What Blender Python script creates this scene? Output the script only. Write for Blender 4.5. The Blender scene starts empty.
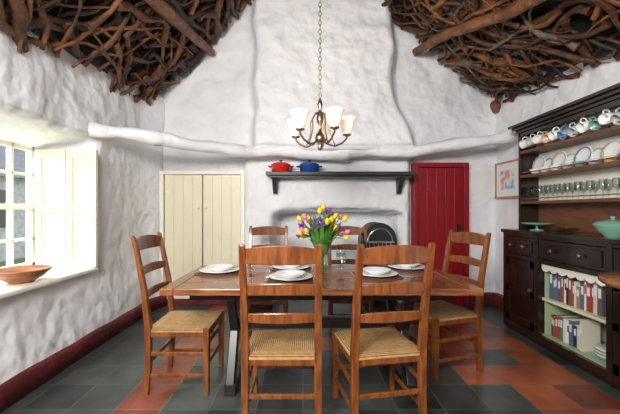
import bpy, math, random
from mathutils import Vector, Matrix, noise
random.seed(7)
scene = bpy.context.scene
TAU = math.tau

# ---------------------------------------------------------------- materials
def mat(name, col, rough=0.5, metal=0.0, var=0.0, vscale=8.0, bump=0.0, bscale=20.0, stretch=None,
        emis=None, estr=0.0, trans=0.0, col2=None, coat=0.0, bdist=0.03, bdet=4):
    m = bpy.data.materials.new(name); m.use_nodes = True
    nt = m.node_tree; N = nt.nodes; L = nt.links
    b = N['Principled BSDF']
    b.inputs['Base Color'].default_value = (*col, 1)
    b.inputs['Roughness'].default_value = rough
    b.inputs['Metallic'].default_value = metal
    b.inputs['Transmission Weight'].default_value = trans
    b.inputs['Coat Weight'].default_value = coat
    if emis:
        b.inputs['Emission Color'].default_value = (*emis, 1)
        b.inputs['Emission Strength'].default_value = estr
    tc = N.new('ShaderNodeTexCoord'); mp = N.new('ShaderNodeMapping')
    L.new(tc.outputs['Object'], mp.inputs['Vector'])
    if stretch: mp.inputs['Scale'].default_value = stretch
    if var > 0 or col2:
        n = N.new('ShaderNodeTexNoise'); n.inputs['Scale'].default_value = vscale
        n.inputs['Detail'].default_value = 5; n.inputs['Distortion'].default_value = 0.6
        L.new(mp.outputs['Vector'], n.inputs['Vector'])
        r = N.new('ShaderNodeValToRGB')
        c2 = col2 if col2 else tuple(c * (1 - var) for c in col)
        r.color_ramp.elements[0].position = 0.35; r.color_ramp.elements[0].color = (*c2, 1)
        r.color_ramp.elements[1].position = 0.62; r.color_ramp.elements[1].color = (*col, 1)
        L.new(n.outputs['Fac'], r.inputs['Fac']); L.new(r.outputs['Color'], b.inputs['Base Color'])
    if bump > 0:
        n2 = N.new('ShaderNodeTexNoise'); n2.inputs['Scale'].default_value = bscale
        n2.inputs['Detail'].default_value = bdet
        L.new(mp.outputs['Vector'], n2.inputs['Vector'])
        bp = N.new('ShaderNodeBump'); bp.inputs['Strength'].default_value = bump
        bp.inputs['Distance'].default_value = bdist
        L.new(n2.outputs['Fac'], bp.inputs['Height']); L.new(bp.outputs['Normal'], b.inputs['Normal'])
    return m

M_plaster = mat('white_plaster', (0.85, 0.85, 0.87), 0.65, var=0.04, vscale=2.5, bump=0.7, bscale=6, bdist=0.07, bdet=1.6)
M_redband = mat('dark_red_paint', (0.17, 0.016, 0.024), 0.6, var=0.5, vscale=5, bump=0.5)
M_reddoor = mat('red_door_paint', (0.30, 0.007, 0.016), 0.4, var=0.3, vscale=3, stretch=(8, 8, 1))
M_cream = mat('cream_paint', (0.82, 0.76, 0.55), 0.45, var=0.05, vscale=3)
M_creamw = mat('cream_white_paint', (0.84, 0.82, 0.72), 0.5)
M_black = mat('black_iron', (0.015, 0.015, 0.016), 0.4)
M_dwood = mat('dark_polished_wood', (0.020, 0.008, 0.005), 0.25, var=0.5, vscale=6, stretch=(4, 1, 4), coat=0.3)
M_bwood = mat('brown_panel_wood', (0.20, 0.075, 0.035), 0.4, var=0.4, vscale=5, stretch=(5, 1, 5))
M_green = mat('pale_green_paint', (0.36, 0.47, 0.27), 0.5)
M_chair = mat('chair_wood', (0.25, 0.075, 0.015), 0.3, col2=(0.125, 0.032, 0.007), vscale=7, stretch=(5, 5, 0.9), coat=0.3)
M_table = mat('table_wood', (0.29, 0.11, 0.038), 0.25, col2=(0.17, 0.055, 0.019), vscale=6, stretch=(0.8, 8, 8), coat=0.3)
M_tleg = mat('table_leg_dark', (0.018, 0.011, 0.010), 0.35, var=0.3)
M_mantel = mat('mantel_paint', (0.03, 0.038, 0.036), 0.45, var=0.3)
M_white = mat('white_china', (0.85, 0.85, 0.84), 0.15)
M_blueC = mat('blue_china', (0.16, 0.27, 0.42), 0.15)
M_greenC = mat('green_china', (0.2, 0.40, 0.30), 0.15)
M_yelC = mat('tan_china', (0.62, 0.45, 0.25), 0.2)
M_greyC = mat('grey_pattern_china', (0.6, 0.62, 0.62), 0.2, col2=(.35, .38, .42), vscale=60)
M_steel = mat('steel', (0.7, 0.7, 0.7), 0.2, metal=1)
M_brass = mat('aged_brass', (0.36, 0.27, 0.19), 0.3, metal=1)
M_mat = mat('placemat_weave', (0.17, 0.06, 0.03), 0.8, var=0.4, vscale=60)
M_bowl = mat('turned_bowl_wood', (0.34, 0.12, 0.035), 0.35, col2=(0.19, 0.06, 0.02), vscale=5, stretch=(1, 1, 8))
M_redE = mat('red_enamel', (0.6, 0.02, 0.012), 0.18, coat=0.5)
M_blueE = mat('blue_enamel', (0.015, 0.07, 0.33), 0.18, coat=0.5)
M_shade = mat('frosted_glass_shade', (0.95, 0.88, 0.78), 0.4, emis=(1, 0.78, 0.52), estr=0.4)
M_bottle = mat('dark_bottle', (0.01, 0.02, 0.012), 0.08)
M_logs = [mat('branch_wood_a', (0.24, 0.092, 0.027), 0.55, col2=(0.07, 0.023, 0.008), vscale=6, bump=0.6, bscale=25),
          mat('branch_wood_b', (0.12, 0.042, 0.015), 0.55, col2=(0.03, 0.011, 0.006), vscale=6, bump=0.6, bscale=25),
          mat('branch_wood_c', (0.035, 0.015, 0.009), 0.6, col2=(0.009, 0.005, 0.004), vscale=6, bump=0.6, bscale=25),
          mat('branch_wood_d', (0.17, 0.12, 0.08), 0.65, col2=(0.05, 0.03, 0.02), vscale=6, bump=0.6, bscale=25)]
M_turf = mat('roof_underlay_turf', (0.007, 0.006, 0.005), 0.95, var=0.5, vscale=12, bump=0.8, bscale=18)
M_stem = mat('plant_green', (0.09, 0.26, 0.03), 0.5, var=0.4, vscale=20)
M_fy = mat('petal_yellow', (0.85, 0.55, 0.015), 0.45)
M_fp = mat('petal_purple', (0.17, 0.05, 0.32), 0.45)
M_fk = mat('petal_pink', (0.68, 0.20, 0.34), 0.45)
M_grass = mat('grass', (0.12, 0.2, 0.06), 0.9, var=0.4)
M_stone = mat('grey_render', (0.5, 0.5, 0.48), 0.9, var=0.3)
M_slateroof = mat('slate_roof', (0.2, 0.21, 0.23), 0.7, var=0.3)

def glass_mat(name, tint=(1, 1, 1), fac=0.06, k=0.6):
    m = bpy.data.materials.new(name); m.use_nodes = True
    nt = m.node_tree; nt.nodes.clear()
    o = nt.nodes.new('ShaderNodeOutputMaterial'); mx = nt.nodes.new('ShaderNodeMixShader')
    t = nt.nodes.new('ShaderNodeBsdfTransparent'); g = nt.nodes.new('ShaderNodeBsdfGlossy')
    lw = nt.nodes.new('ShaderNodeLayerWeight'); lw.inputs['Blend'].default_value = 0.5
    pw = nt.nodes.new('ShaderNodeMath'); pw.operation = 'POWER'; pw.inputs[1].default_value = 3.0
    ma = nt.nodes.new('ShaderNodeMath'); ma.operation = 'MULTIPLY_ADD'; ma.inputs[1].default_value = k; ma.inputs[2].default_value = fac
    t.inputs['Color'].default_value = (*tint, 1); g.inputs['Roughness'].default_value = 0.05
    nt.links.new(lw.outputs['Facing'], pw.inputs[0]); nt.links.new(pw.outputs[0], ma.inputs[0]); nt.links.new(ma.outputs[0], mx.inputs['Fac'])
    nt.links.new(t.outputs[0], mx.inputs[1]); nt.links.new(g.outputs[0], mx.inputs[2])
    nt.links.new(mx.outputs[0], o.inputs['Surface'])
    return m
M_glass = glass_mat('clear_glass', (0.93, 0.96, 0.95))
M_vase = glass_mat('vase_glass', (0.84, 0.92, 0.84), 0.1)
M_pane = glass_mat('window_pane', (0.98, 0.99, 0.99), 0.02, 0.15)

def rush_mat():
    m = bpy.data.materials.new('woven_rush'); m.use_nodes = True
    nt = m.node_tree; N = nt.nodes; L = nt.links; b = N['Principled BSDF']
    b.inputs['Roughness'].default_value = 0.7
    tc = N.new('ShaderNodeTexCoord'); sp = N.new('ShaderNodeSeparateXYZ')
    L.new(tc.outputs['Object'], sp.inputs[0])
    def mth(op, a, bb=None):
        n = N.new('ShaderNodeMath'); n.operation = op
        if isinstance(a, float): n.inputs[0].default_value = a
        else: L.new(a, n.inputs[0])
        if bb is not None:
            if isinstance(bb, float): n.inputs[1].default_value = bb
            else: L.new(bb, n.inputs[1])
        return n.outputs[0]
    ax = mth('ABSOLUTE', sp.outputs[0]); ay = mth('ABSOLUTE', sp.outputs[1])
    sel = mth('GREATER_THAN', ax, ay)
    wx = mth('SINE', mth('MULTIPLY', sp.outputs[0], 520.0)); wy = mth('SINE', mth('MULTIPLY', sp.outputs[1], 520.0))
    mx = N.new('ShaderNodeMix'); mx.data_type = 'FLOAT'
    L.new(sel, mx.inputs[0]); L.new(wy, mx.inputs[2]); L.new(wx, mx.inputs[3])
    v = mth('MULTIPLY_ADD', mx.outputs[0], 0.5); v.node.inputs[2].default_value = 0.5
    nn = N.new('ShaderNodeTexNoise'); nn.inputs['Scale'].default_value = 35; L.new(tc.outputs['Object'], nn.inputs['Vector'])
    v2 = mth('ADD', mth('MULTIPLY', v, 0.55), mth('MULTIPLY', nn.outputs['Fac'], 0.5))
    r = N.new('ShaderNodeValToRGB')
    r.color_ramp.elements[0].position = .15; r.color_ramp.elements[1].position = .85
    r.color_ramp.elements[0].color = (0.15, 0.07, 0.022, 1); r.color_ramp.elements[1].color = (0.60, 0.37, 0.15, 1)
    L.new(v2, r.inputs['Fac']); L.new(r.outputs['Color'], b.inputs['Base Color'])
    bp = N.new('ShaderNodeBump'); bp.inputs['Strength'].default_value = 0.6; bp.inputs['Distance'].default_value = 0.004
    L.new(v, bp.inputs['Height']); L.new(bp.outputs['Normal'], b.inputs['Normal'])
    return m
M_rush = rush_mat()

def floor_mat():
    m = bpy.data.materials.new('slate_and_quarry_tiles'); m.use_nodes = True
    nt = m.node_tree; N = nt.nodes; L = nt.links; b = N['Principled BSDF']
    g = N.new('ShaderNodeNewGeometry'); sp = N.new('ShaderNodeSeparateXYZ')
    L.new(g.outputs['Position'], sp.inputs[0])
    def brick(c1, c2, mo, w=.3):
        t = N.new('ShaderNodeTexBrick'); t.offset = 0.0; t.squash = 1.0
        t.inputs['Scale'].default_value = 1.0
        t.inputs['Color1'].default_value = (*c1, 1); t.inputs['Color2'].default_value = (*c2, 1)
        t.inputs['Mortar'].default_value = (*mo, 1)
        t.inputs['Mortar Size'].default_value = 0.005; t.inputs['Mortar Smooth'].default_value = 0.3
        t.inputs['Brick Width'].default_value = w; t.inputs['Row Height'].default_value = w
        L.new(g.outputs['Position'], t.inputs['Vector']); return t
    s = brick((0.020, 0.027, 0.027), (0.072, 0.084, 0.078), (0.11, 0.11, 0.095))
    r = brick((0.40, 0.105, 0.038), (0.18, 0.042, 0.024), (0.16, 0.12, 0.09))
    def cmp(sock, v, e):
        n = N.new('ShaderNodeMath'); n.operation = 'COMPARE'; L.new(sock, n.inputs[0])
        n.inputs[1].default_value = v; n.inputs[2].default_value = e; return n.outputs[0]
    def op(o, a, c):
        n = N.new('ShaderNodeMath'); n.operation = o; L.new(a, n.inputs[0]); L.new(c, n.inputs[1]); return n.outputs[0]
    a1 = cmp(sp.outputs[0], -1.05, 0.15); a2 = cmp(sp.outputs[0], 1.65, 0.45)
    a3 = op('MULTIPLY', cmp(sp.outputs[1], 3.15, 0.15), cmp(sp.outputs[0], 0.45, 1.65))
    mk = op('MAXIMUM', op('MAXIMUM', a1, a2), a3)
    ins = op('MULTIPLY', cmp(sp.outputs[0], 1.35, 0.15), cmp(sp.outputs[1], 2.1, 0.3))
    ins2 = op('MULTIPLY', cmp(sp.outputs[0], 1.65, 0.15), cmp(sp.outputs[1], 2.85, 0.15))
    ins = op('MAXIMUM', ins, ins2)
    sb = N.new('ShaderNodeMath'); sb.operation = 'SUBTRACT'; sb.use_clamp = True; L.new(mk, sb.inputs[0]); L.new(ins, sb.inputs[1]); mk = sb.outputs[0]
    mx = N.new('ShaderNodeMix'); mx.data_type = 'RGBA'
    L.new(mk, mx.inputs[0]); L.new(s.outputs['Color'], mx.inputs[6]); L.new(r.outputs['Color'], mx.inputs[7])
    n = N.new('ShaderNodeTexNoise'); n.inputs['Scale'].default_value = 4; n.inputs['Detail'].default_value = 6
    L.new(g.outputs['Position'], n.inputs['Vector'])
    rp = N.new('ShaderNodeValToRGB'); rp.color_ramp.elements[0].position = .3; rp.color_ramp.elements[1].position = .7
    rp.color_ramp.elements[0].color = (0.55, 0.55, 0.55, 1); rp.color_ramp.elements[1].color = (1.3, 1.3, 1.3, 1)
    L.new(n.outputs['Fac'], rp.inputs['Fac'])
    mu = N.new('ShaderNodeMix'); mu.data_type = 'RGBA'; mu.blend_type = 'MULTIPLY'; mu.inputs[0].default_value = 1
    L.new(mx.outputs[2], mu.inputs[6]); L.new(rp.outputs['Color'], mu.inputs[7])
    L.new(mu.outputs[2], b.inputs['Base Color'])
    b.inputs['Roughness'].default_value = 0.33
    bp = N.new('ShaderNodeBump'); bp.inputs['Strength'].default_value = 0.45; bp.inputs['Distance'].default_value = 0.012
    inv = N.new('ShaderNodeMath'); inv.operation = 'SUBTRACT'
    L.new(n.outputs['Fac'], inv.inputs[0]); L.new(s.outputs['Fac'], inv.inputs[1])
    L.new(inv.outputs[0], bp.inputs['Height']); L.new(bp.outputs['Normal'], b.inputs['Normal'])
    return m
M_floor = floor_mat()

# ---------------------------------------------------------------- mesh builder
class MB:
    def __init__(s): s.v = []; s.f = []; s.mi = []; s.sm = []; s.mats = []
    def m(s, mt):
        if mt not in s.mats: s.mats.append(mt)
        return s.mats.index(mt)
    def add(s, vs, fs, mt, smooth=False):
        o = len(s.v); k = s.m(mt)
        s.v += [tuple(v) for v in vs]
        for f in fs:
            s.f.append(tuple(i + o for i in f)); s.mi.append(k); s.sm.append(smooth)
    def box(s, x0, x1, y0, y1, z0, z1, mt, M=None):
        vs = [Vector((x, y, z)) for x in (x0, x1) for y in (y0, y1) for z in (z0, z1)]
        if M: vs = [M @ v for v in vs]
        s.add(vs, [(0, 1, 3, 2), (4, 6, 7, 5), (0, 4, 5, 1), (2, 3, 7, 6), (0, 2, 6, 4), (1, 5, 7, 3)], mt)
    def loft(s, rings, mt, smooth=True, cap=True, closed=True):
        n = len(rings[0]); vs = [p for r in rings for p in r]; fs = []
        for i in range(len(rings) - 1):
            for j in range(n if closed else n - 1):
                a = i * n + j; b = i * n + (j + 1) % n
                fs.append((a, b, b + n, a + n))
        s.add(vs, fs, mt, smooth)
        if cap:
            s.add(rings[0], [tuple(reversed(range(n)))], mt); s.add(rings[-1], [tuple(range(n))], mt)
    def tube(s, pts, rad, mt, n=8, smooth=True, cap=True, lump=0.0):
        pts = [Vector(p) for p in pts]
        if not isinstance(rad, (list, tuple)): rad = [rad] * len(pts)
        rings = []; up = None
        for i, p in enumerate(pts):
            d = (pts[min(i + 1, len(pts) - 1)] - pts[max(i - 1, 0)]).normalized()
            if up is None:
                up = Vector((0, 0, 1)) if abs(d.z) < 0.9 else Vector((1, 0, 0))
            a = (up - d * up.dot(d)).normalized(); up = a; b = d.cross(a)
            ring = []
            for j in range(n):
                t = TAU * j / n; q = a * math.cos(t) + b * math.sin(t); r = rad[i]
                if lump: r *= 1 + lump * noise.noise((p + q * rad[i]) * 6)
                ring.append(p + q * r)
            rings.append(ring)
        s.loft(rings, mt, smooth, cap)
    def cyl(s, p0, p1, r, mt, r1=None, n=12):
        s.tube([p0, p1], [r, r if r1 is None else r1], mt, n)
    def lathe(s, prof, c, mt, n=24, M=None, cap=True):
        rings = []
        for r, z in prof:
            ring = [Vector((r * math.cos(TAU * j / n), r * math.sin(TAU * j / n), z)) for j in range(n)]
            if M: ring = [M @ v for v in ring]
            rings.append([v + Vector(c) for v in ring])
        s.loft(rings, mt, True, cap)
    def rect_sweep(s, secs, mt, axis='z'):
        rings = []
        for c, w, d in secs:
            c = Vector(c)
            if axis == 'z': off = [(-w, -d, 0), (w, -d, 0), (w, d, 0), (-w, d, 0)]
            elif axis == 'x': off = [(0, -w, -d), (0, w, -d), (0, w, d), (0, -w, d)]
            else: off = [(-w, 0, -d), (w, 0, -d), (w, 0, d), (-w, 0, d)]
            rings.append([c + Vector(o) * 0.5 for o in off])
        s.loft(rings, mt, False)
    def obj(s, name, bevel=0.0, loc=None, rot=0.0, segs=2):
        me = bpy.data.meshes.new(name); me.from_pydata(s.v, [], s.f)
        for mt in s.mats: me.materials.append(mt)
        me.polygons.foreach_set('material_index', s.mi); me.polygons.foreach_set('use_smooth', s.sm)
        me.update()
        import bmesh
        bm = bmesh.new(); bm.from_mesh(me); bmesh.ops.recalc_face_normals(bm, faces=bm.faces); bm.to_mesh(me); bm.free()
        o = bpy.data.objects.new(name, me); scene.collection.objects.link(o)
        if bevel:
            b = o.modifiers.new('bevel', 'BEVEL'); b.width = bevel; b.segments = segs; b.limit_method = 'ANGLE'
            b.angle_limit = math.radians(50)
        if loc: o.location = loc
        o.rotation_euler[2] = rot
        return o

def sst(a, b, x):
    t = max(0, min(1, (x - a) / (b - a))); return t * t * (3 - 2 * t)
def nz(x, y, z): return noise.noise(Vector((x, y, z)))
def lumps(u, v, s):
    return 0.034 * nz(u * 1.5, v * 1.5, s) + 0.026 * nz(u * 3.4, v * 3.4, s + 3) + 0.009 * nz(u * 7, v * 7, s + 7)

def eave(Y): return 2.22 + 0.1 * Y
RX, RZ = -0.05, 4.82
XL, XR = -2.0, 2.6
def roofz(X, Y):
    e = eave(Y)
    if X < RX: return e + (X - XL) * (RZ - e) / (RX - XL)
    return e + (XR - X) * (RZ - e) / (XR - RX)

def heightfield(name, u0, u1, v0, v1, step, fn, keep, mt):
    nu = int(round((u1 - u0) / step)) + 1; nv = int(round((v1 - v0) / step)) + 1
    b = MB(); vs = []; fs = []
    for i in range(nu):
        for j in range(nv):
            vs.append(fn(u0 + (u1 - u0) * i / (nu - 1), v0 + (v1 - v0) * j / (nv - 1)))
    for i in range(nu - 1):
        for j in range(nv - 1):
            u = u0 + (u1 - u0) * (i + .5) / (nu - 1); v = v0 + (v1 - v0) * (j + .5) / (nv - 1)
            if keep(u, v):
                a = i * nv + j; fs.append((a, a + nv, a + nv + 1, a + 1))
    b.add(vs, fs, mt, True)
    return b.obj(name)

# ---------------------------------------------------------------- room shell
WY0, WY1, WZ0, WZ1 = 1.5, 3.08, 0.73, 1.84
def left_fn(Y, z):
    x = XL + 0.09 * (1 - sst(0, 0.75, z))
    x += lumps(Y, z, 0.3) * (0.3 + 0.7 * sst(0.1, 0.5, z))
    x += 0.10 * sst(4.05, 4.5, Y)
    s = 0.13
    din = min(Y - (WY0 - s), (WY1 + s) - Y, z - (WZ0 - 0.05), (WZ1 + s) - z)
    x -= 0.52 * sst(0, s, din)
    return (x, Y, z)
heightfield('wall_left', -1.3, 4.7, 0, 2.9, 0.04, left_fn,
            lambda Y, z: not (WY0 < Y < WY1 and WZ0 < z < WZ1) and z < roofz(XL, Y) + 0.12, M_plaster)

def softbox(x, z, x0, x1, z0, z1, s=0.06):
    return sst(x0 - s / 2, x0 + s / 2, x) * (1 - sst(x1 - s / 2, x1 + s / 2, x)) * sst(z0 - s / 2, z0 + s / 2, z) * (1 - sst(z1 - s / 2, z1 + s / 2, z))
def back_fn(X, z):
    y = 4.5 + lumps(X, z, 7.3) * (1.3 if z > 2 else .6)
    y -= 0.17 * softbox(X, z, -0.78, 1.42, -1, 2.06, 0.08)
    arch = 1.27 - 0.06 * ((X - .46) / .84) ** 4
    y += 0.62 * softbox(X, z, -0.38, 1.30, -1, arch, 0.05)
    xr = 1.19 + 0.30 * (1 - sst(1.95, 2.9, z)) + .04 * nz(1, z * 2.5, 4); xl = -0.64 + 0.05 * nz(0, z * 2.5, 1)
    y -= 0.36 * sst(xl - 0.07, xl + 0.07, X) * (1 - sst(xr - 0.09, xr + 0.09, X)) * sst(1.93, 2.05, z) * (1 - 0.12 * (z - 2))
    return (X, y, z)
heightfield('wall_back', -2.5, 3.0, 0, 4.9, 0.04, back_fn, lambda X, z: z < roofz(X, 4.5) + 0.15, M_plaster)
heightfield('wall_right', -1.3, 4.7, 0, 2.9, 0.06,
            lambda Y, z: (XR + .015 + lumps(Y, z, 11) * .6, Y, z),
            lambda Y, z: z < roofz(XR, Y) + 0.1, M_plaster)
heightfield('wall_front', -2.5, 3.0, 0, 4.9, 0.12, lambda X, z: (X, -1.3 + 0.015 * nz(X, z, 4), z),
            lambda X, z: z < roofz(X, -1.3) + 0.2, M_plaster)
b = MB(); b.box(-2.55, 2.75, -1.35, 5.2, -0.06, 0, M_floor); b.obj('floor')
for side, nm in ((0, 'ceiling'), (1, 'ceiling.001')):
    b = MB(); vs = []; fs = []
    xe, xr = (XL - 0.2, RX) if side == 0 else (XR + 0.2, RX)
    K = 24
    for i in range(K + 1):
        for j in range(K + 1):
            X = xe + (xr - xe) * i / K; Y = -1.35 + 6.1 * j / K
            vs.append((X, Y, roofz(X, Y) + 0.16 + 0.03 * nz(X * 3, Y * 3, 1)))
    for i in range(K):
        for j in range(K):
            a = i * (K + 1) + j; fs.append((a, a + 1, a + K + 2, a + K + 1))
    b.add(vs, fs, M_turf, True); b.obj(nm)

def branches(side, name, count):
    b = MB()
    xe = XL if side == 0 else XR
    for k in range(count):
        near = random.random() < 0.12
        Y = random.uniform(-1.2, 1.4) if near else random.uniform(1.3, 4.4)
        v = random.uniform(-0.05, 0.95)
        if random.random() < 0.72:
            ang = random.gauss(math.radians(58), 0.30) * random.choice((1, 1, 1, -1))
        else:
            ang = random.gauss(0.15, 0.3)
        Ltot = random.uniform(0.6, 1.8); r0 = random.choice((0.012, 0.016, 0.02, 0.026, 0.034, 0.045)) * random.uniform(.8, 1.15)
        depth = random.uniform(-0.11, 0.05)
        n = 12; pts = []; rad = []
        X0 = xe + (RX - xe) * v; px, py = X0, Y; a = ang; sgn = 1 if side == 0 else -1
        cv = random.gauss(0, 0.09)
        for i in range(n):
            zz = roofz(px, py) - depth - 0.03 * math.sin(i * 0.9 + k)
            pts.append((px, py, zz)); rad.append(r0 * (1 - 0.45 * i / n) * (1 + 0.25 * nz(i * .8, k, 0)))
            st = Ltot / n
            a += cv + random.gauss(0, 0.2)
            nx = px + sgn * math.sin(a) * st * 0.72; ny = py + math.cos(a) * st
            if ny > 4.46 or ny < -1.25: break
            if side == 0 and not (XL - 0.02 < nx < RX): break
            if side == 1 and not (RX < nx < XR + 0.02): break
            px, py = nx, ny
        if len(pts) < 3: continue
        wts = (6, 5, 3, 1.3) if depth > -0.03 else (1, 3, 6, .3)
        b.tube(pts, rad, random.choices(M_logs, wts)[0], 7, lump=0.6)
    return b.obj(name)
branches(0, 'roof_branches', 420)
branches(1, 'roof_branches.001', 480)
def log(name, pts, r, mt):
    b = MB(); P = []
    for i in range(len(pts) - 1):
        for t in range(6):
            f = t / 6; P.append(Vector(pts[i]).lerp(Vector(pts[i + 1]), f) + Vector((0.025 * nz(i + f, 1, r * 50), 0, 0.02 * nz(i + f, 5, 2))))
    P.append(Vector(pts[-1]))
    b.tube(P, [r * (1 - 0.3 * i / len(P)) for i in range(len(P))], mt, 12, lump=0.25); return b.obj(name)
log('roof_purlin', [(-1.5, 0.2, 2.85), (-1.42, 1.6, 2.95), (-1.30, 2.9, 3.10), (-1.22, 4.4, 3.38)], 0.075, M_logs[0])
log('roof_purlin.001', [(2.05, 0.2, 2.6), (1.95, 1.6, 2.76), (1.84, 2.9, 3.02), (1.62, 3.7, 3.24), (1.5, 4.4, 3.38)], 0.07, M_logs[0])
log('ridge_beam', [(RX, -1.2, 4.55), (RX, 1.6, 4.57), (RX, 3, 4.55), (RX, 4.2, 4.57)], 0.09, M_logs[1])

# plastered cross beam that bows round the chimney breast
b = MB(); P = []
key = [(-2.02, 3.10, 2.03), (-1.55, 3.45, 2.02), (-1.05, 3.82, 2.0), (-0.62, 4.08, 1.99), (0.0, 4.15, 1.985), (0.7, 4.15, 1.98), (1.36, 4.13, 2.0), (1.95, 4.02, 2.08), (2.62, 3.88, 2.16)]
for i in range(len(key) - 1):
    for t in range(8):
        f = t / 8; P.append(Vector(key[i]).lerp(Vector(key[i + 1]), f))
P.append(Vector(key[-1]))
P = [p + Vector((0, 0, 0.03 * nz(p.x * 2.0, 0, 9))) for p in P]
b.tube(P, [0.07 + 0.022 * nz(p.x * 3, 3, 3) for p in P], M_plaster, 16, lump=0.3)
b.obj('trim_1')

def base_left():
    b = MB(); rings = []
    for i in range(100):
        Y = -1.25 + 5.65 * i / 99
        x = left_fn(Y, 0.1)[0]; h = 0.16 + 0.03 * nz(Y * 2.4, 0, 0)
        rings.append([Vector((x - .05, Y, 0)), Vector((x + 0.022, Y, 0)), Vector((x + 0.02, Y, h * .8)), Vector((x + 0.012, Y, h)), Vector((x - .05, Y, h))])
    b.loft(rings, M_redband, True); return b.obj('baseboard_left')
base_left()
b = MB()
b.box(-1.90, -0.80, 4.40, 4.52, 0, 0.13, M_redband); b.box(2.24, 2.6, 4.44, 4.52, 0, 0.15, M_redband)
b.box(-0.80, -0.40, 4.26, 4.38, 0, 0.13, M_redband)
b.obj('baseboard_back', 0.01)
b = MB(); b.box(2.55, 2.62, -1.25, 4.45, 0, 0.16, M_redband); b.obj('baseboard_right', 0.01)

# ---------------------------------------------------------------- doors
def cupboard():
    b = MB(); x0, x1, z0, z1, y = -1.86, -0.83, 0.14, 1.745, 4.42
    f = 0.05
    b.box(x0 - f, x0, y - .03, y + .1, z0 - f, z1 + f, M_creamw); b.box(x1, x1 + f, y - .03, y + .1, z0 - f, z1 + f, M_creamw)
    b.box(x0, x1, y - .03, y + .1, z1, z1 + f, M_creamw); b.box(x0, x1, y - .03, y + .1, z0 - f, z0, M_creamw)
    xm = (x0 + x1) / 2
    for a, c in ((x0 + .006, xm - .007), (xm + .007, x1 - .006)):
        n = 4; w = (c - a) / n
        for i in range(n):
            b.box(a + i * w + .003, a + (i + 1) * w - .003, y, y + .03, z0 + .006, z1 - .006, M_cream)
        b.box(a, c, y + .010, y + .05, z0 + .006, z1 - .006, M_cream)
    for sx in (-1, 1):
        b.lathe([(0.006, 0), (0.008, .015), (0.017, .022), (0.017, .032), (0.004, .04)], (xm + sx * .05, y, 1.3), M_creamw, 12, Matrix.Rotation(math.pi / 2, 4, 'X'))
    for zz in (0.35, 1.5):
        for xx in (x0 + .01, x1 - .07): b.box(xx, xx + .06, y - .004, y, zz, zz + .03, M_creamw)
    return b.obj('door_1', 0.003)
cupboard()
def reddoor():
    b = MB(); x0, x1, z1, y = 1.53, 2.14, 1.84, 4.41
    b.box(x0 - .06, x0, y - .04, y + .12, 0, z1 + .06, M_reddoor); b.box(x1, x1 + .06, y - .04, y + .12, 0, z1 + .06, M_reddoor)
    b.box(x0, x1, y - .04, y + .12, z1, z1 + .06, M_reddoor)
    n = 5; w = (x1 - x0) / n
    for i in range(n): b.box(x0 + i * w + .003, x0 + (i + 1) * w - .003, y, y + .03, 0.01, z1 - .005, M_reddoor)
    b.box(x0, x1, y + .012, y + .05, 0.01, z1, M_reddoor)
    b.box(x1 - .09, x1 - .03, y - .01, y, .98, 1.08, M_black); b.tube([(x1 - .06, y - .01, 1.06), (x1 - .06, y - .045, 1.04), (x1 - .06, y - .045, .98), (x1 - .06, y - .01, .96)], .007, M_black)
    for zz in (.3, 1.5): b.box(x0, x0 + .25, y - .006, y, zz, zz + .035, M_reddoor)
    return b.obj('door_2', 0.004)
reddoor()

# ---------------------------------------------------------------- window
def window():
    b = MB(); x0, x1 = -2.56, -2.50; y0, y1, z0, z1 = WY0 - .04, WY1 + .04, WZ0 - .02, WZ1 + .05
    f = .075
    b.box(x0, x1, y0, y0 + f, z0, z1, M_creamw); b.box(x0, x1, y1 - f, y1, z0, z1, M_creamw)
    b.box(x0, x1, y0, y1, z0, z0 + f, M_creamw); b.box(x0, x1, y0, y1, z1 - f, z1, M_creamw)
    zm = (z0 + z1) / 2; b.box(x0, x1 + .012, y0, y1, zm - .025, zm + .025, M_creamw)
    for k in range(1, 6):
        yy = y0 + (y1 - y0) * k / 6; t = .028 if k == 3 else .011
        b.box(x0 + .01, x1, yy - t, yy + t, z0, z1, M_creamw)
    for q in (.25, .75):
        zz = z0 + (z1 - z0) * q; b.box(x0 + .01, x1, y0, y1, zz - .011, zz + .011, M_creamw)
    b.add([(-2.53, y0, z0), (-2.53, y1, z0), (-2.53, y1, z1), (-2.53, y0, z1)], [(0, 1, 2, 3)], M_pane)
    return b.obj('window_1', 0.004)
window()
b = MB(); b.box(-2.50, -1.93, 1.36, 3.12, 0.695, 0.735, M_creamw); b.obj('trim_2', 0.015, segs=3)
def shutter():
    b = MB(); y = 3.075; x0, x1, z0, z1 = -2.48, -1.92, 0.74, 1.83
    b.box(x0, x1, y, y + .02, z0, z1, M_cream)
    xm = (x0 + x1) / 2
    for a, c in ((x0, xm - .005), (xm + .005, x1)):
        w = .05
        b.box(a, a + w, y - .018, y, z0, z1, M_cream); b.box(c - w, c, y - .018, y, z0, z1, M_cream)
        for p, q in ((z0, z0 + .08), (z1 - .08, z1), (1.25, 1.31)): b.box(a + w, c - w, y - .018, y, p, q, M_cream)
    b.lathe([(0.005, 0), (0.014, .012), (0.012, .02), (.002, .024)], (x1 - .03, y - .018, 1.2), M_creamw, 10, Matrix.Rotation(math.pi / 2, 4, 'X'))
    return b.obj('window_shutter', 0.004)
shutter()

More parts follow.
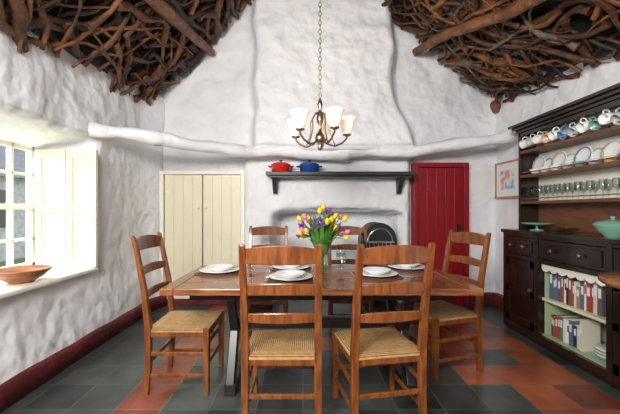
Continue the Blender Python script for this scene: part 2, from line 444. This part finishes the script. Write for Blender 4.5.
# exterior
b = MB(); b.box(-30, -2.8, -10, 30, -.3, -.1, M_grass); b.obj('garden_ground')
def house():
    b = MB(); b.box(-13, -8, 6.5, 20, -.1, 2.2, M_stone)
    b.add([(-7.7, 6.3, 2.15), (-7.7, 20.2, 2.15), (-10.5, 20.2, 4.2), (-10.5, 6.3, 4.2), (-13.3, 6.3, 2.15), (-13.3, 20.2, 2.15)],
          [(0, 1, 2, 3), (3, 2, 5, 4), (0, 3, 4), (1, 5, 2)], M_slateroof)
    for yy in (8, 10.5, 13): b.box(-8.02, -7.97, yy, yy + .9, .8, 1.8, M_black)
    return b.obj('neighbouring_cottage')
house()

# ---------------------------------------------------------------- chairs
def chair(loc, rot):
    b = MB(); W = .205; yb = -.2; yf = .2; H = 1.09
    for s in (-1, 1):
        b.rect_sweep([((s * W, yb - .015, 0), .034, .036), ((s * W, yb, .2), .040, .042), ((s * W, yb, .46), .042, .042), ((s * W, yb - .03, .72), .040, .036),
                      ((s * W, yb - .085, 1.0), .038, .03), ((s * W, yb - .105, H - .01), .034, .026), ((s * W, yb - .107, H), .02, .014)], M_chair)
        b.rect_sweep([((s * W, yf, 0), .034, .034), ((s * W, yf, .3), .042, .042), ((s * W, yf, .455), .042, .042)], M_chair)
        for z in (.13, .28): b.rect_sweep([((s * W, yb, z), .018, .028), ((s * W, yf, z), .018, .028)], M_chair, 'y')
        b.rect_sweep([((s * W, yb, .415), .026, .04), ((s * W, yf, .415), .026, .04)], M_chair, 'y')
    def yat(z): return yb - (.03 * (z - .46) / .26 if z < .72 else .03 + .055 * (z - .72) / .28)
    for zc, hh in ((1.02, .105), (.835, .066), (.67, .060)):
        secs = []
        for i in range(13):
            t = -1 + 2 * i / 12
            h = hh * (.78 + .22 * (1 - t * t)); secs.append(((t * (W - .012), yat(zc) - .028 * (1 - t * t), zc + hh * .1 * (1 - t * t)), .017, h))
        b.rect_sweep(secs, M_chair, 'x')
    for y, z in ((yf, .2), (yf, .34), (yb, .22)): b.rect_sweep([((-W, y, z), .018, .03), ((W, y, z), .018, .03)], M_chair, 'x')
    b.rect_sweep([((-W, yb, .415), .026, .04), ((W, yb, .415), .026, .04)], M_chair, 'x'); b.rect_sweep([((-W, yf, .415), .026, .04), ((W, yf, .415), .026, .04)], M_chair, 'x')
    K = 12; vs = []; fs = []
    for i in range(K + 1):
        for j in range(K + 1):
            u = -1 + 2 * i / K; v = -1 + 2 * j / K
            e = max(abs(u), abs(v))
            z = .462 - .014 * (1 - e * e) - .014 * sst(.85, 1, e)
            vs.append((u * (W + .012), v * .212, z))
    for i in range(K):
        for j in range(K):
            a = i * (K + 1) + j; fs.append((a, a + K + 1, a + K + 2, a + 1))
    b.add(vs, fs, M_rush, True)
    b.box(-(W + .012), W + .012, -.212, .212, .42, .446, M_rush)
    return b.obj('dining_chair', 0.005, (loc[0], loc[1], 0), rot)
chair((-.12, 2.06), 0)
chair((.455, 2.08), math.radians(10))
chair((-.865, 2.48), -math.pi / 2)
chair((1.13, 2.74), math.pi / 2 + math.radians(17))
chair((-.39, 3.52), math.pi + .03)
chair((.50, 3.55), math.pi - .05)

# ---------------------------------------------------------------- table
TX0, TX1, TY0, TY1, TZ = -.93, 1.17, 2.13, 3.05, .76
def table():
    b = MB(); n = 5; w = (TY1 - TY0) / n
    for i in range(n): b.box(TX0 + .09, TX1 - .09, TY0 + i * w + .0008, TY0 + (i + 1) * w - .0008, TZ - .045, TZ, M_table)
    b.box(TX0, TX0 + .089, TY0, TY1, TZ - .045, TZ, M_table); b.box(TX1 - .089, TX1, TY0, TY1, TZ - .045, TZ, M_table)
    for xc in (-.5, .74):
        b.box(xc - .035, xc + .035, TY0 + .12, TY1 - .12, TZ - .12, TZ - .046, M_tleg)
        b.box(xc - .04, xc + .04, TY0 + .12, TY1 - .12, 0.0, .08, M_tleg)
        ym = (TY0 + TY1) / 2
        for s in (-1, 1):
            b.rect_sweep([((xc, ym + s * .30, .08), .06, .09), ((xc, ym + s * .16, .40), .06, .075), ((xc, ym + s * .27, TZ - .12), .06, .09)], M_tleg)
        b.box(xc - .028, xc + .028, ym - .18, ym + .18, .36, .44, M_tleg)
    b.box(-.5, .74, ym - .025, ym + .025, .35, .44, M_tleg)
    b.box(TX0 + .15, TX1 - .15, TY0 + .13, TY0 + .16, TZ - .11, TZ - .046, M_tleg)
    b.box(TX0 + .15, TX1 - .15, TY1 - .16, TY1 - .13, TZ - .11, TZ - .046, M_tleg)
    return b.obj('dining_table', 0.006)
table()

settings = [(-.68, 2.70), (-.09, 2.43), (.57, 2.56), (.90, 2.86), (-.10, 2.86)]
for i, (x, y) in enumerate(settings):
    b = MB(); b.box(x - .165, x + .165, y - .14, y + .14, TZ + .0005, TZ + .004, M_mat); b.obj('placemat', 0.001)
    b = MB(); z = TZ + .0045
    b.lathe([(.085, 0), (.09, .004), (.160, .02), (.163, .023), (.159, .025), (.09, .010), (.002, .009)], (x, y, z), M_white, 32)
    b.obj('dinner_plate')
    b = MB()
    b.lathe([(.05, 0), (.055, .003), (.108, .034), (.11, .037), (.106, .037), (.055, .008), (.002, .007)], (x, y, z + .0105), M_white, 32)
    b.obj('soup_bowl')
    b = MB(); zc = TZ
    for s, dx in ((-1, -.182), (1, .182)):
        b.tube([(x + dx, y - .1, zc + .006), (x + dx, y + .02, zc + .005), (x + dx, y + .05, zc + .005)], [.005, .003, .003], M_steel, 6)
        b.box(x + dx - .009, x + dx + .009, y + .05, y + .11, zc + .002, zc + .006, M_steel)
    b.obj('cutlery', 0.001)
def wineglass(x, y, z0=TZ):
    b = MB()
    b.lathe([(.034, .001), (.034, .004), (.006, .008), (.0045, .085), (.02, .1), (.037, .125), (.038, .16), (.031, .195), (.03, .195), (.036, .16), (.034, .127), (.005, .1)], (x, y, z0), M_glass, 20)
    b.obj('wine_glass')
for x, y in ((-.40, 2.56), (.28, 2.42), (.32, 2.84), (.83, 2.52), (.20, 2.95)): wineglass(x, y)
b = MB(); b.lathe([(.037, 0), (.038, .005), (.038, .19), (.03, .22), (.014, .245), (.0135, .3), (.016, .3), (.016, .312), (.003, .313)], (.53, 2.93, TZ), M_bottle, 20); b.obj('wine_bottle')
VX, VY = .15, 2.66
b = MB(); b.lathe([(.045, 0), (.05, .01), (.05, .12), (.06, .22), (.068, .25), (.065, .25), (.057, .22), (.046, .12), (.046, .015), (.002, .012)], (VX, VY, TZ), M_vase, 24); b.obj('glass_vase')
b = MB(); rnd = random.Random(3)
fl = [M_fy] * 17 + [M_fp] * 11 + [M_fk] * 8
rnd.shuffle(fl)
for k, mt in enumerate(fl):
    a = rnd.uniform(0, TAU); R = (rnd.random() ** .6) * .20; top = TZ + .56 - R * .7 + rnd.uniform(-.12, .03)
    base = Vector((VX + .02 * math.cos(a + 2), VY + .02 * math.sin(a + 2), TZ + .02))
    mid = Vector((VX + .04 * math.cos(a), VY + .04 * math.sin(a), TZ + .25)); tip = Vector((VX + R * math.cos(a), VY + R * .8 * math.sin(a), top - .04))
    pts = [base.lerp(mid, t / 4) for t in range(4)] + [mid.lerp(tip, t / 4) + Vector((0, 0, .02 * math.sin(t / 4 * math.pi))) for t in range(5)]
    b.tube(pts, .0035, M_stem, 5)
    d = (tip - mid).normalized(); q = Vector((0, 0, 1)).rotation_difference(d).to_matrix().to_4x4()
    sc = rnd.uniform(.8, 1.1)
    if mt is M_fp:
        for p in range(6):
            aa = TAU * p / 6; o = Vector((math.cos(aa), math.sin(aa), 0))
            pr = [Vector((0, 0, 0)), o * .02 + Vector((0, 0, .016)), o * .033 + Vector((0, 0, .010 if p % 2 else .038))]
            b.tube([tip + q @ (v * sc) for v in pr], [.004, .011, .004], mt, 6)
    else:
        b.lathe([(.004, 0), (.017 * sc, .008), (.021 * sc, .024 * sc), (.018 * sc, .04 * sc), (.010 * sc, .054 * sc), (.002, .05 * sc)], tip, mt, 10, q)
for k in range(60):
    a = rnd.uniform(0, TAU); R = rnd.uniform(.05, .21); h = rnd.uniform(.26, .50)
    p0 = Vector((VX + .03 * math.cos(a), VY + .03 * math.sin(a), TZ + .14)); p2 = Vector((VX + R * math.cos(a), VY + R * math.sin(a), TZ + h))
    side = Vector((-math.sin(a), math.cos(a), 0)); vs = []; fs = []
    for i in range(7):
        t = i / 6; p = p0.lerp(p2, t) + Vector((0, 0, .06 * math.sin(t * math.pi))); w = .014 * math.sin(math.pi * min(1, .15 + t * .85)) + .001
        vs += [p - side * w, p + side * w + Vector((0, 0, .003))]
    for i in range(6): fs.append((2 * i, 2 * i + 1, 2 * i + 3, 2 * i + 2))
    b.add(vs, fs, M_stem, True)
b.obj('flower_bouquet')

b = MB(); b.lathe([(.075, 0), (.08, .012), (.13, .04), (.175, .085), (.182, .1), (.176, .102), (.125, .05), (.06, .022), (.002, .02)], (-2.08, 2.44, .735), M_bowl, 36); b.obj('wooden_bowl')

# ---------------------------------------------------------------- mantel, pots, stove
b = MB(); b.box(-.46, 1.40, 4.06, 4.30, 1.70, 1.745, M_mantel); b.box(-.42, 1.36, 4.10, 4.3, 1.675, 1.70, M_mantel)
for x in (-.36, 1.24):
    b.rect_sweep([((x, 4.20, 1.675), .06, .22), ((x, 4.25, 1.58), .06, .10), ((x, 4.28, 1.48), .05, .06)], M_mantel)
b.obj('mantel_shelf', 0.006)
def pot(x, mt):
    b = MB(); y = 4.18; z = 1.746
    b.lathe([(.10, 0), (.115, .01), (.122, .085), (.126, .09), (.125, .097), (.09, .118), (.04, .127), (.002, .128)], (x, y, z), mt, 32)
    b.lathe([(.01, .12), (.01, .14), (.022, .145), (.022, .155), (.002, .158)], (x, y, z), M_black, 16)
    for s in (-1, 1):
        b.tube([(x + s * .118, y - .04, z + .07), (x + s * .155, y - .03, z + .075), (x + s * .155, y + .03, z + .075), (x + s * .118, y + .04, z + .07)], .009, mt, 8)
    b.obj('casserole_pot')
pot(-.28, M_redE); pot(.08, M_blueE)
def stove():
    b = MB(); x0, x1, y0 = .80, 1.25, 4.40
    xm = (x0 + x1) / 2; r = (x1 - x0) / 2
    prof = [(x0, .0), (x0, .86)] + [(xm - r * math.cos(t * math.pi / 12), .86 + .24 * math.sin(t * math.pi / 12)) for t in range(1, 12)] + [(x1, .86), (x1, 0)]
    b.loft([[Vector((x, y0, z)) for x, z in prof], [Vector((x, y0 + .4, z)) for x, z in prof]], M_black, False)
    arch = [(xm - (r - .06) * math.cos(t * math.pi / 14), y0 - .012, .84 + .18 * math.sin(t * math.pi / 14)) for t in range(15)]
    b.tube(arch, .012, M_steel, 8)
    for i in range(6):
        xx = x0 + .09 + i * .055; b.cyl((xx, y0 - .015, .45), (xx, y0 - .015, .84), .006, M_steel)
    b.box(x0 + .05, x1 - .05, y0 - .03, y0, .40, .45, M_black); b.box(x0 + .05, x1 - .05, y0 - .03, y0, .08, .36, M_black)
    b.box(x0 + .03, x1 - .03, y0 - .02, y0, .83, .86, M_steel)
    b.obj('iron_range', 0.006)
stove()

# ---------------------------------------------------------------- picture
def art():
    m = bpy.data.materials.new('abstract_print'); m.use_nodes = True; nt = m.node_tree; N = nt.nodes; L = nt.links
    tc = N.new('ShaderNodeTexCoord'); v = N.new('ShaderNodeTexNoise'); v.inputs['Scale'].default_value = 8; v.inputs['Detail'].default_value = 1
    r = N.new('ShaderNodeValToRGB'); L.new(tc.outputs['Object'], v.inputs['Vector']); L.new(v.outputs['Fac'], r.inputs['Fac'])
    e = r.color_ramp.elements; e[0].position = .35; e[0].color = (.2, .45, .75, 1); e[1].position = .65; e[1].color = (.8, .3, .4, 1)
    k = e.new(.45); k.color = (.75, .8, .8, 1); k = e.new(.55); k.color = (.85, .7, .3, 1)
    L.new(r.outputs['Color'], N['Principled BSDF'].inputs['Base Color']); return m
M_art = art()
M_frame = mat('frame_oak', (.50, .28, .12), .4)
b = MB(); y0, y1, z0, z1, x = 3.86, 4.38, 1.42, 1.88, 2.565
b.box(x - .02, x + .02, y0, y0 + .022, z0, z1, M_frame); b.box(x - .02, x + .02, y1 - .022, y1, z0, z1, M_frame); b.box(x - .02, x + .02, y0, y1, z0, z0 + .022, M_frame); b.box(x - .02, x + .02, y0, y1, z1 - .022, z1, M_frame)
b.box(x - .006, x + .01, y0, y1, z0, z1, M_white); b.box(x - .009, x - .006, y0 + .11, y1 - .11, z0 + .11, z1 - .11, M_art)
b.obj('framed_picture')

# ---------------------------------------------------------------- dresser
DX, DB = 2.20, 2.57; D0, D1 = 1.72, 3.60
def dresser():
    b = MB(); dk = M_dwood
    b.box(DX - .03, DB, D0 - .02, D1 + .02, 1.03, 1.065, dk)
    b.box(DX + .02, DB, D0, D1, 0, .08, dk); b.box(DX, DB, D0, D1, .08, .105, dk)
    for y in (D0, D1 - .03): b.box(DX, DB, y, y + .03, .08, 1.03, dk)
    b.box(DB - .02, DB, D0, D1, .08, 1.03, M_green)
    b.box(DX, DB, D0, D1, .79, .81, dk)
    for y in (3.10, 2.36): b.box(DX, DB, y - .02, y + .02, .08, 1.03, dk)
    b.box(DX + .03, DB, 2.38, 3.08, .43, .455, M_cream)
    b.box(DX + .05, DB, 2.385, 2.39, .105, .79, M_green); b.box(DX + .05, DB, 3.07, 3.075, .105, .79, M_green)
    b.box(DX + .03, DB, 2.38, 3.08, .105, .115, M_green)
    b.box(DX - .01, DX + .01, D0, D1, 1.0, 1.03, dk); b.box(DX - .01, DX + .01, D0, D1, .775, .815, dk); b.box(DX - .01, DX + .01, D0, D1, .03, .11, dk)
    for y in (D0 + .02, 2.36, 3.10, D1 - .02): b.box(DX - .012, DX + .01, y - .025, y + .025, .03, 1.03, dk)
    for a, c in ((D0 + .05, 2.33), (2.39, 3.07), (3.13, D1 - .05)):
        b.box(DX - .008, DX + .01, a, c, .82, .995, dk); b.box(DX - .018, DX - .008, a + .025, c - .025, .845, .97, dk)
        for q in (.28, .72):
            yy = a + (c - a) * q
            b.lathe([(.008, 0), (.008, .015), (.018, .024), (.018, .034), (.004, .042)], (DX - .018, yy, .91), M_brass, 12, Matrix.Rotation(-math.pi / 2, 4, 'Y'))
    for a, c in ((D0 + .05, 2.33), (3.13, D1 - .05)):
        b.box(DX - .004, DX + .01, a, c, .12, .77, dk)
        for p, q in ((a, a + .05), (c - .05, c)): b.box(DX - .014, DX - .004, p, q, .12, .77, dk)
        for p, q in ((.12, .19), (.70, .77), (.42, .48)): b.box(DX - .014, DX - .004, a, c, p, q, dk)
        b.lathe([(.007, 0), (.007, .012), (.015, .02), (.015, .028), (.003, .034)], (DX - .014, a + .03, .5), M_brass, 12, Matrix.Rotation(-math.pi / 2, 4, 'Y'))
    n = 7; w = .66 / n
    for i in range(n):
        c = 2.40 + w * (i + .5); ring = [(c - w / 2, .78), (c - w / 2, .745)] + [(c - w / 2 * math.cos(t * math.pi / 6), .745 - .04 * math.sin(t * math.pi / 6)) for t in range(1, 6)] + [(c + w / 2, .745), (c + w / 2, .78)]
        b.loft([[Vector((DX + .012, y, z)) for y, z in ring], [Vector((DX + .022, y, z)) for y, z in ring]], M_creamw, False)
    HX = 2.35
    for y in (D0, D1 - .03):
        b.box(HX, DB, y, y + .03, 1.065, 2.14, dk)
    b.box(DB - .02, DB, D0, D1, 1.065, 1.36, M_bwood); b.box(DB - .02, DB, D0, D1, 1.36, 2.14, M_creamw)
    for z in (1.35, 1.63, 1.89):
        b.box(HX + .01, DB, D0 + .03, D1 - .03, z - .012, z + .01, M_bwood); b.box(HX, HX + .012, D0 + .03, D1 - .03, z - .016, z + .012, M_bwood)
        b.box(HX + .015, HX + .021, D0 + .03, D1 - .03, z + .035, z + .045, M_bwood)
    b.box(HX - .02, DB, D0 - .02, D1 + .02, 2.10, 2.13, dk); b.box(HX - .05, DB, D0 - .04, D1 + .04, 2.13, 2.16, dk); b.box(HX - .08, DB, D0 - .06, D1 + .06, 2.16, 2.185, dk)
    b.box(HX, HX + .02, D0, D1, 2.06, 2.10, dk)
    return b.obj('welsh_dresser', 0.003)
dresser()
def mug(b, c, mt, M=None, s=1.0):
    M = M or Matrix.Identity(4)
    b.lathe([(.03 * s, 0), (.037 * s, .008 * s), (.042 * s, .085 * s), (.039 * s, .085 * s), (.033 * s, .01 * s), (.001, .009 * s)], c, mt, 16, M)
    b.tube([Vector(c) + M @ (Vector((x, 0, z)) * s) for x, z in ((.038, .07), (.062, .066), (.068, .045), (.058, .025), (.036, .02))], .006 * s, mt, 6)
b = MB(); rnd = random.Random(5); cols = [M_white, M_greyC, M_creamw, M_yelC, M_white, M_blueC, M_greyC, M_white, M_greenC]
for i in range(17):
    y = 3.5 - i * .105
    R = Matrix.Rotation(rnd.uniform(-.45, .45), 4, 'X') @ Matrix.Rotation(math.radians(-110 + rnd.uniform(-15, 15)), 4, 'Y')
    mug(b, (2.41, y, 1.985), cols[i % 9], R, 1.05)
    b.tube([(2.37, y, 2.07), (2.37, y, 2.045), (2.36, y, 2.04)], .003, M_brass, 5)
b.obj('hanging_mugs')
b = MB()
for i in range(12): mug(b, (2.505, 3.48 - i * .14, 1.901), cols[(i * 4) % 9], Matrix.Rotation(math.pi / 2 + rnd.uniform(-.3, .3), 4, 'Z'), .85)
b.obj('coffee_mugs')
b = MB()
for i in range(13):
    y = 3.48 - i * .138
    R = Matrix.Rotation(math.radians(-78), 4, 'Y')
    r = .10 if i % 2 == 0 else .08
    b.lathe([(r * .5, 0), (r, .012), (r, .016), (r * .6, .006), (.002, .005)], (2.495, y, 1.641 + r), M_white, 28, R)
    b.lathe([(r * .78, .0115), (r * .9, .0145), (r * .88, .0155), (r * .76, .0125)], (2.493, y, 1.641 + r), (M_greyC, M_blueC, M_yelC)[i % 3], 28, R, cap=False)
    b.lathe([(.03, 0), (.05, .03), (.06, .05), (.056, .05), (.03, .008), (.001, .007)], (2.415, y - .06, 1.6405), cols[(i * 2) % 9], 20)
b.obj('display_plates')
b = MB()
for i in range(15):
    for x in (2.42, 2.50):
        b.lathe([(.026, .001), (.026, .004), (.005, .008), (.004, .06), (.028, .09), (.03, .16), (.028, .16), (.024, .09), (.002, .066)], (x, 3.5 - i * .12 + (x - 2.42) * .5, 1.3605), M_glass, 12)
b.obj('stemware')
b = MB(); rnd = random.Random(23)
bc = [mat('book_%d' % i, c, .5) for i, c in enumerate([(.66, .62, .52), (.10, .14, .24), (.36, .07, .05), (.10, .19, .11), (.55, .42, .18), (.78, .78, .76), (.14, .10, .12), (.03, .03, .04), (.36, .22, .12), (.70, .68, .64)])]
M_page = mat('book_pages', (.8, .76, .66), .8)
for zb, ya, yb in ((.456, 3.04, 2.55), (.116, 3.04, 2.70)):
    y = ya
    while y > yb:
        t = rnd.uniform(.018, .042); h = rnd.uniform(.17, .27); d = rnd.uniform(.14, .19); mt = rnd.choice(bc); x = 2.27 + rnd.uniform(0, .02)
        b.box(x, x + d, y - t, y, zb, zb + h, mt); b.box(x + .004, x + d + .002, y - t + .003, y - .003, zb + .004, zb + h + .002, M_page)
        b.box(x - .0015, x, y - t * .8, y - t * .2, zb + h * .55, zb + h * .85, bc[5] if mt is not bc[5] else bc[2])
        y -= t + .0015
b.obj('books')
b = MB()
for k in range(6): b.lathe([(.06, 0), (.065, .004), (.12, .016), (.12, .019), (.06, .008), (.001, .007)], (2.40, 2.54, .1165 + k * .012), M_white if k % 2 else M_greenC, 28)
b.obj('plate_stack')
b = MB(); b.lathe([(.05, 0), (.055, .01), (.095, .05), (.115, .09), (.118, .098), (.112, .098), (.09, .055), (.04, .016), (.001, .015)], (2.31, 2.46, 1.066), M_greenC, 32)
b.lathe([(.118, .099), (.1, .115), (.05, .128), (.012, .132), (.012, .145), (.02, .152), (.002, .16)], (2.31, 2.46, 1.066), M_greenC, 32); b.obj('lidded_tureen')
b = MB(); b.lathe([(.06, 0), (.06, .006), (.012, .012), (.012, .05), (.12, .06), (.14, .075), (.136, .077), (.1, .064), (.001, .062)], (2.36, 3.33, 1.066), M_greenC, 32); b.obj('cake_stand')
b = MB(); b.lathe([(.05, 0), (.09, .02), (.12, .045), (.117, .047), (.08, .024), (.001, .01)], (2.34, 2.95, 1.066), M_vase, 28); b.obj('fruit_dish')

# small round pedestal table at the right edge
b = MB(); sx, sy = 1.83, 1.60
b.lathe([(.26, .88), (.29, .885), (.30, .895), (.30, .912), (.292, .92), (.002, .92)], (sx, sy, 0), M_table, 40)
b.lathe([(.06, .06), (.05, .1), (.03, .16), (.04, .3), (.028, .5), (.045, .7), (.03, .8), (.08, .88)], (sx, sy, 0), M_chair, 20)
for k in range(3):
    a = math.radians(30 + 120 * k); d = Vector((math.cos(a), math.sin(a), 0)); c = Vector((sx, sy, 0))
    b.tube([c + d * .03 + Vector((0, 0, .14)), c + d * .1 + Vector((0, 0, .12)), c + d * .2 + Vector((0, 0, .04)), c + d * .26 + Vector((0, 0, .018))], [.025, .022, .018, .018], M_chair, 10)
b.obj('pedestal_table')

# ---------------------------------------------------------------- chandelier
CX, CY = .135, 2.62
def chandelier():
    b = MB(); z0 = 1.84
    b.lathe([(.002, -.10), (.014, -.09), (.02, -.07), (.01, -.05), (.03, -.03), (.04, 0), (.03, .03), (.012, .05), (.012, .10), (.026, .13), (.03, .16), (.018, .20), (.01, .23), (.022, .26), (.012, .30), (.005, .32)], (CX, CY, z0), M_brass, 20)
    for k in range(5):
        a = math.radians(8 + 72 * k); d = Vector((math.cos(a), math.sin(a), 0)); c = Vector((CX, CY, z0))
        prof = [(.02, 0), (.06, -.045), (.12, -.06), (.18, -.035), (.215, .0), (.22, .03)]
        b.tube([c + d * r + Vector((0, 0, z)) for r, z in prof], .008, M_brass, 8)
        prof = [(.015, .2), (.05, .19), (.085, .13), (.08, .06), (.10, .0), (.12, -.05)]
        b.tube([c + d * r + Vector((0, 0, z)) for r, z in prof], .005, M_brass, 6)
        p = c + d * .22
        b.lathe([(.012, .02), (.034, .03), (.036, .036), (.02, .04), (.018, .055), (.002, .056)], p, M_brass, 16)
        b.lathe([(.024, .04), (.040, .055), (.052, .085), (.056, .115), (.062, .14), (.076, .165), (.073, .166), (.058, .142), (.052, .115), (.048, .087), (.036, .058), (.02, .045)], p, M_shade, 24, cap=False)
    z = z0 + .32; i = 0
    while z < 4.42:
        R = Matrix.Rotation(math.pi / 2 * (i % 2), 4, 'Z')
        pts = [Vector((CX, CY, z + .02)) + R @ Vector((.010 * math.cos(t), 0, .022 * math.sin(t))) for t in [TAU * j / 10 for j in range(11)]]
        b.tube(pts, .0032, M_brass, 5, cap=False); z += .036; i += 1
    b.lathe([(.05, 0), (.045, -.03), (.01, -.045), (.002, -.05)], (CX, CY, 4.50), M_brass, 16)
    return b.obj('chandelier')
chandelier()

# ---------------------------------------------------------------- lights
def area(name, loc, target, sx, sy, w, col=(1, 1, 1)):
    l = bpy.data.lights.new(name, 'AREA'); l.shape = 'RECTANGLE'; l.size = sx; l.size_y = sy; l.energy = w; l.color = col
    o = bpy.data.objects.new(name, l); scene.collection.objects.link(o); o.location = loc
    o.rotation_euler = (Vector(target) - Vector(loc)).to_track_quat('-Z', 'Y').to_euler(); return o
area('interior_fill_light', (-0.9, -0.7, 2.35), (0.7, 4.0, 1.3), 1.4, 0.9, 205, (1, .98, .95))  # unseen fill lamp, added behind the camera to light the room evenly
area('daylight_through_window', (-3.7, 2.3, 2.7), (0.3, 2.0, 0.4), 1.8, 1.3, 330, (.90, .95, 1))
for k in range(5):
    a = math.radians(8 + 72 * k)
    l = bpy.data.lights.new('bulb', 'POINT'); l.energy = 5; l.color = (1, .84, .63); l.shadow_soft_size = .03
    o = bpy.data.objects.new('chandelier_bulb', l); scene.collection.objects.link(o); o.location = (CX + .22 * math.cos(a), CY + .22 * math.sin(a), 1.96)
w = bpy.data.worlds.new('sky'); scene.world = w; w.use_nodes = True
nt = w.node_tree; bg = nt.nodes['Background']
sk = nt.nodes.new('ShaderNodeTexSky'); sk.sky_type = 'NISHITA'; sk.sun_disc = False; sk.sun_elevation = math.radians(40); sk.sun_rotation = math.radians(200)
mixn = nt.nodes.new('ShaderNodeMix'); mixn.data_type = 'RGBA'; mixn.inputs[0].default_value = .6; mixn.inputs[7].default_value = (1, 1, 1, 1)
sc = nt.nodes.new('ShaderNodeVectorMath'); sc.operation = 'SCALE'; sc.inputs['Scale'].default_value = .25
nt.links.new(sk.outputs[0], sc.inputs[0]); nt.links.new(sc.outputs[0], mixn.inputs[6]); nt.links.new(mixn.outputs[2], bg.inputs['Color'])
bg.inputs['Strength'].default_value = 2.0

# ---------------------------------------------------------------- camera
cam = bpy.data.cameras.new('camera'); co = bpy.data.objects.new('camera', cam); scene.collection.objects.link(co)
co.location = (0, 0, 1.27); co.rotation_euler = (math.pi / 2, 0, 0)
cam.sensor_width = 36; cam.lens = 330 / 620 * 36; cam.shift_x = 7 / 620; cam.shift_y = 3 / 620; cam.clip_start = .05
scene.camera = co
scene.view_settings.view_transform = 'Standard'
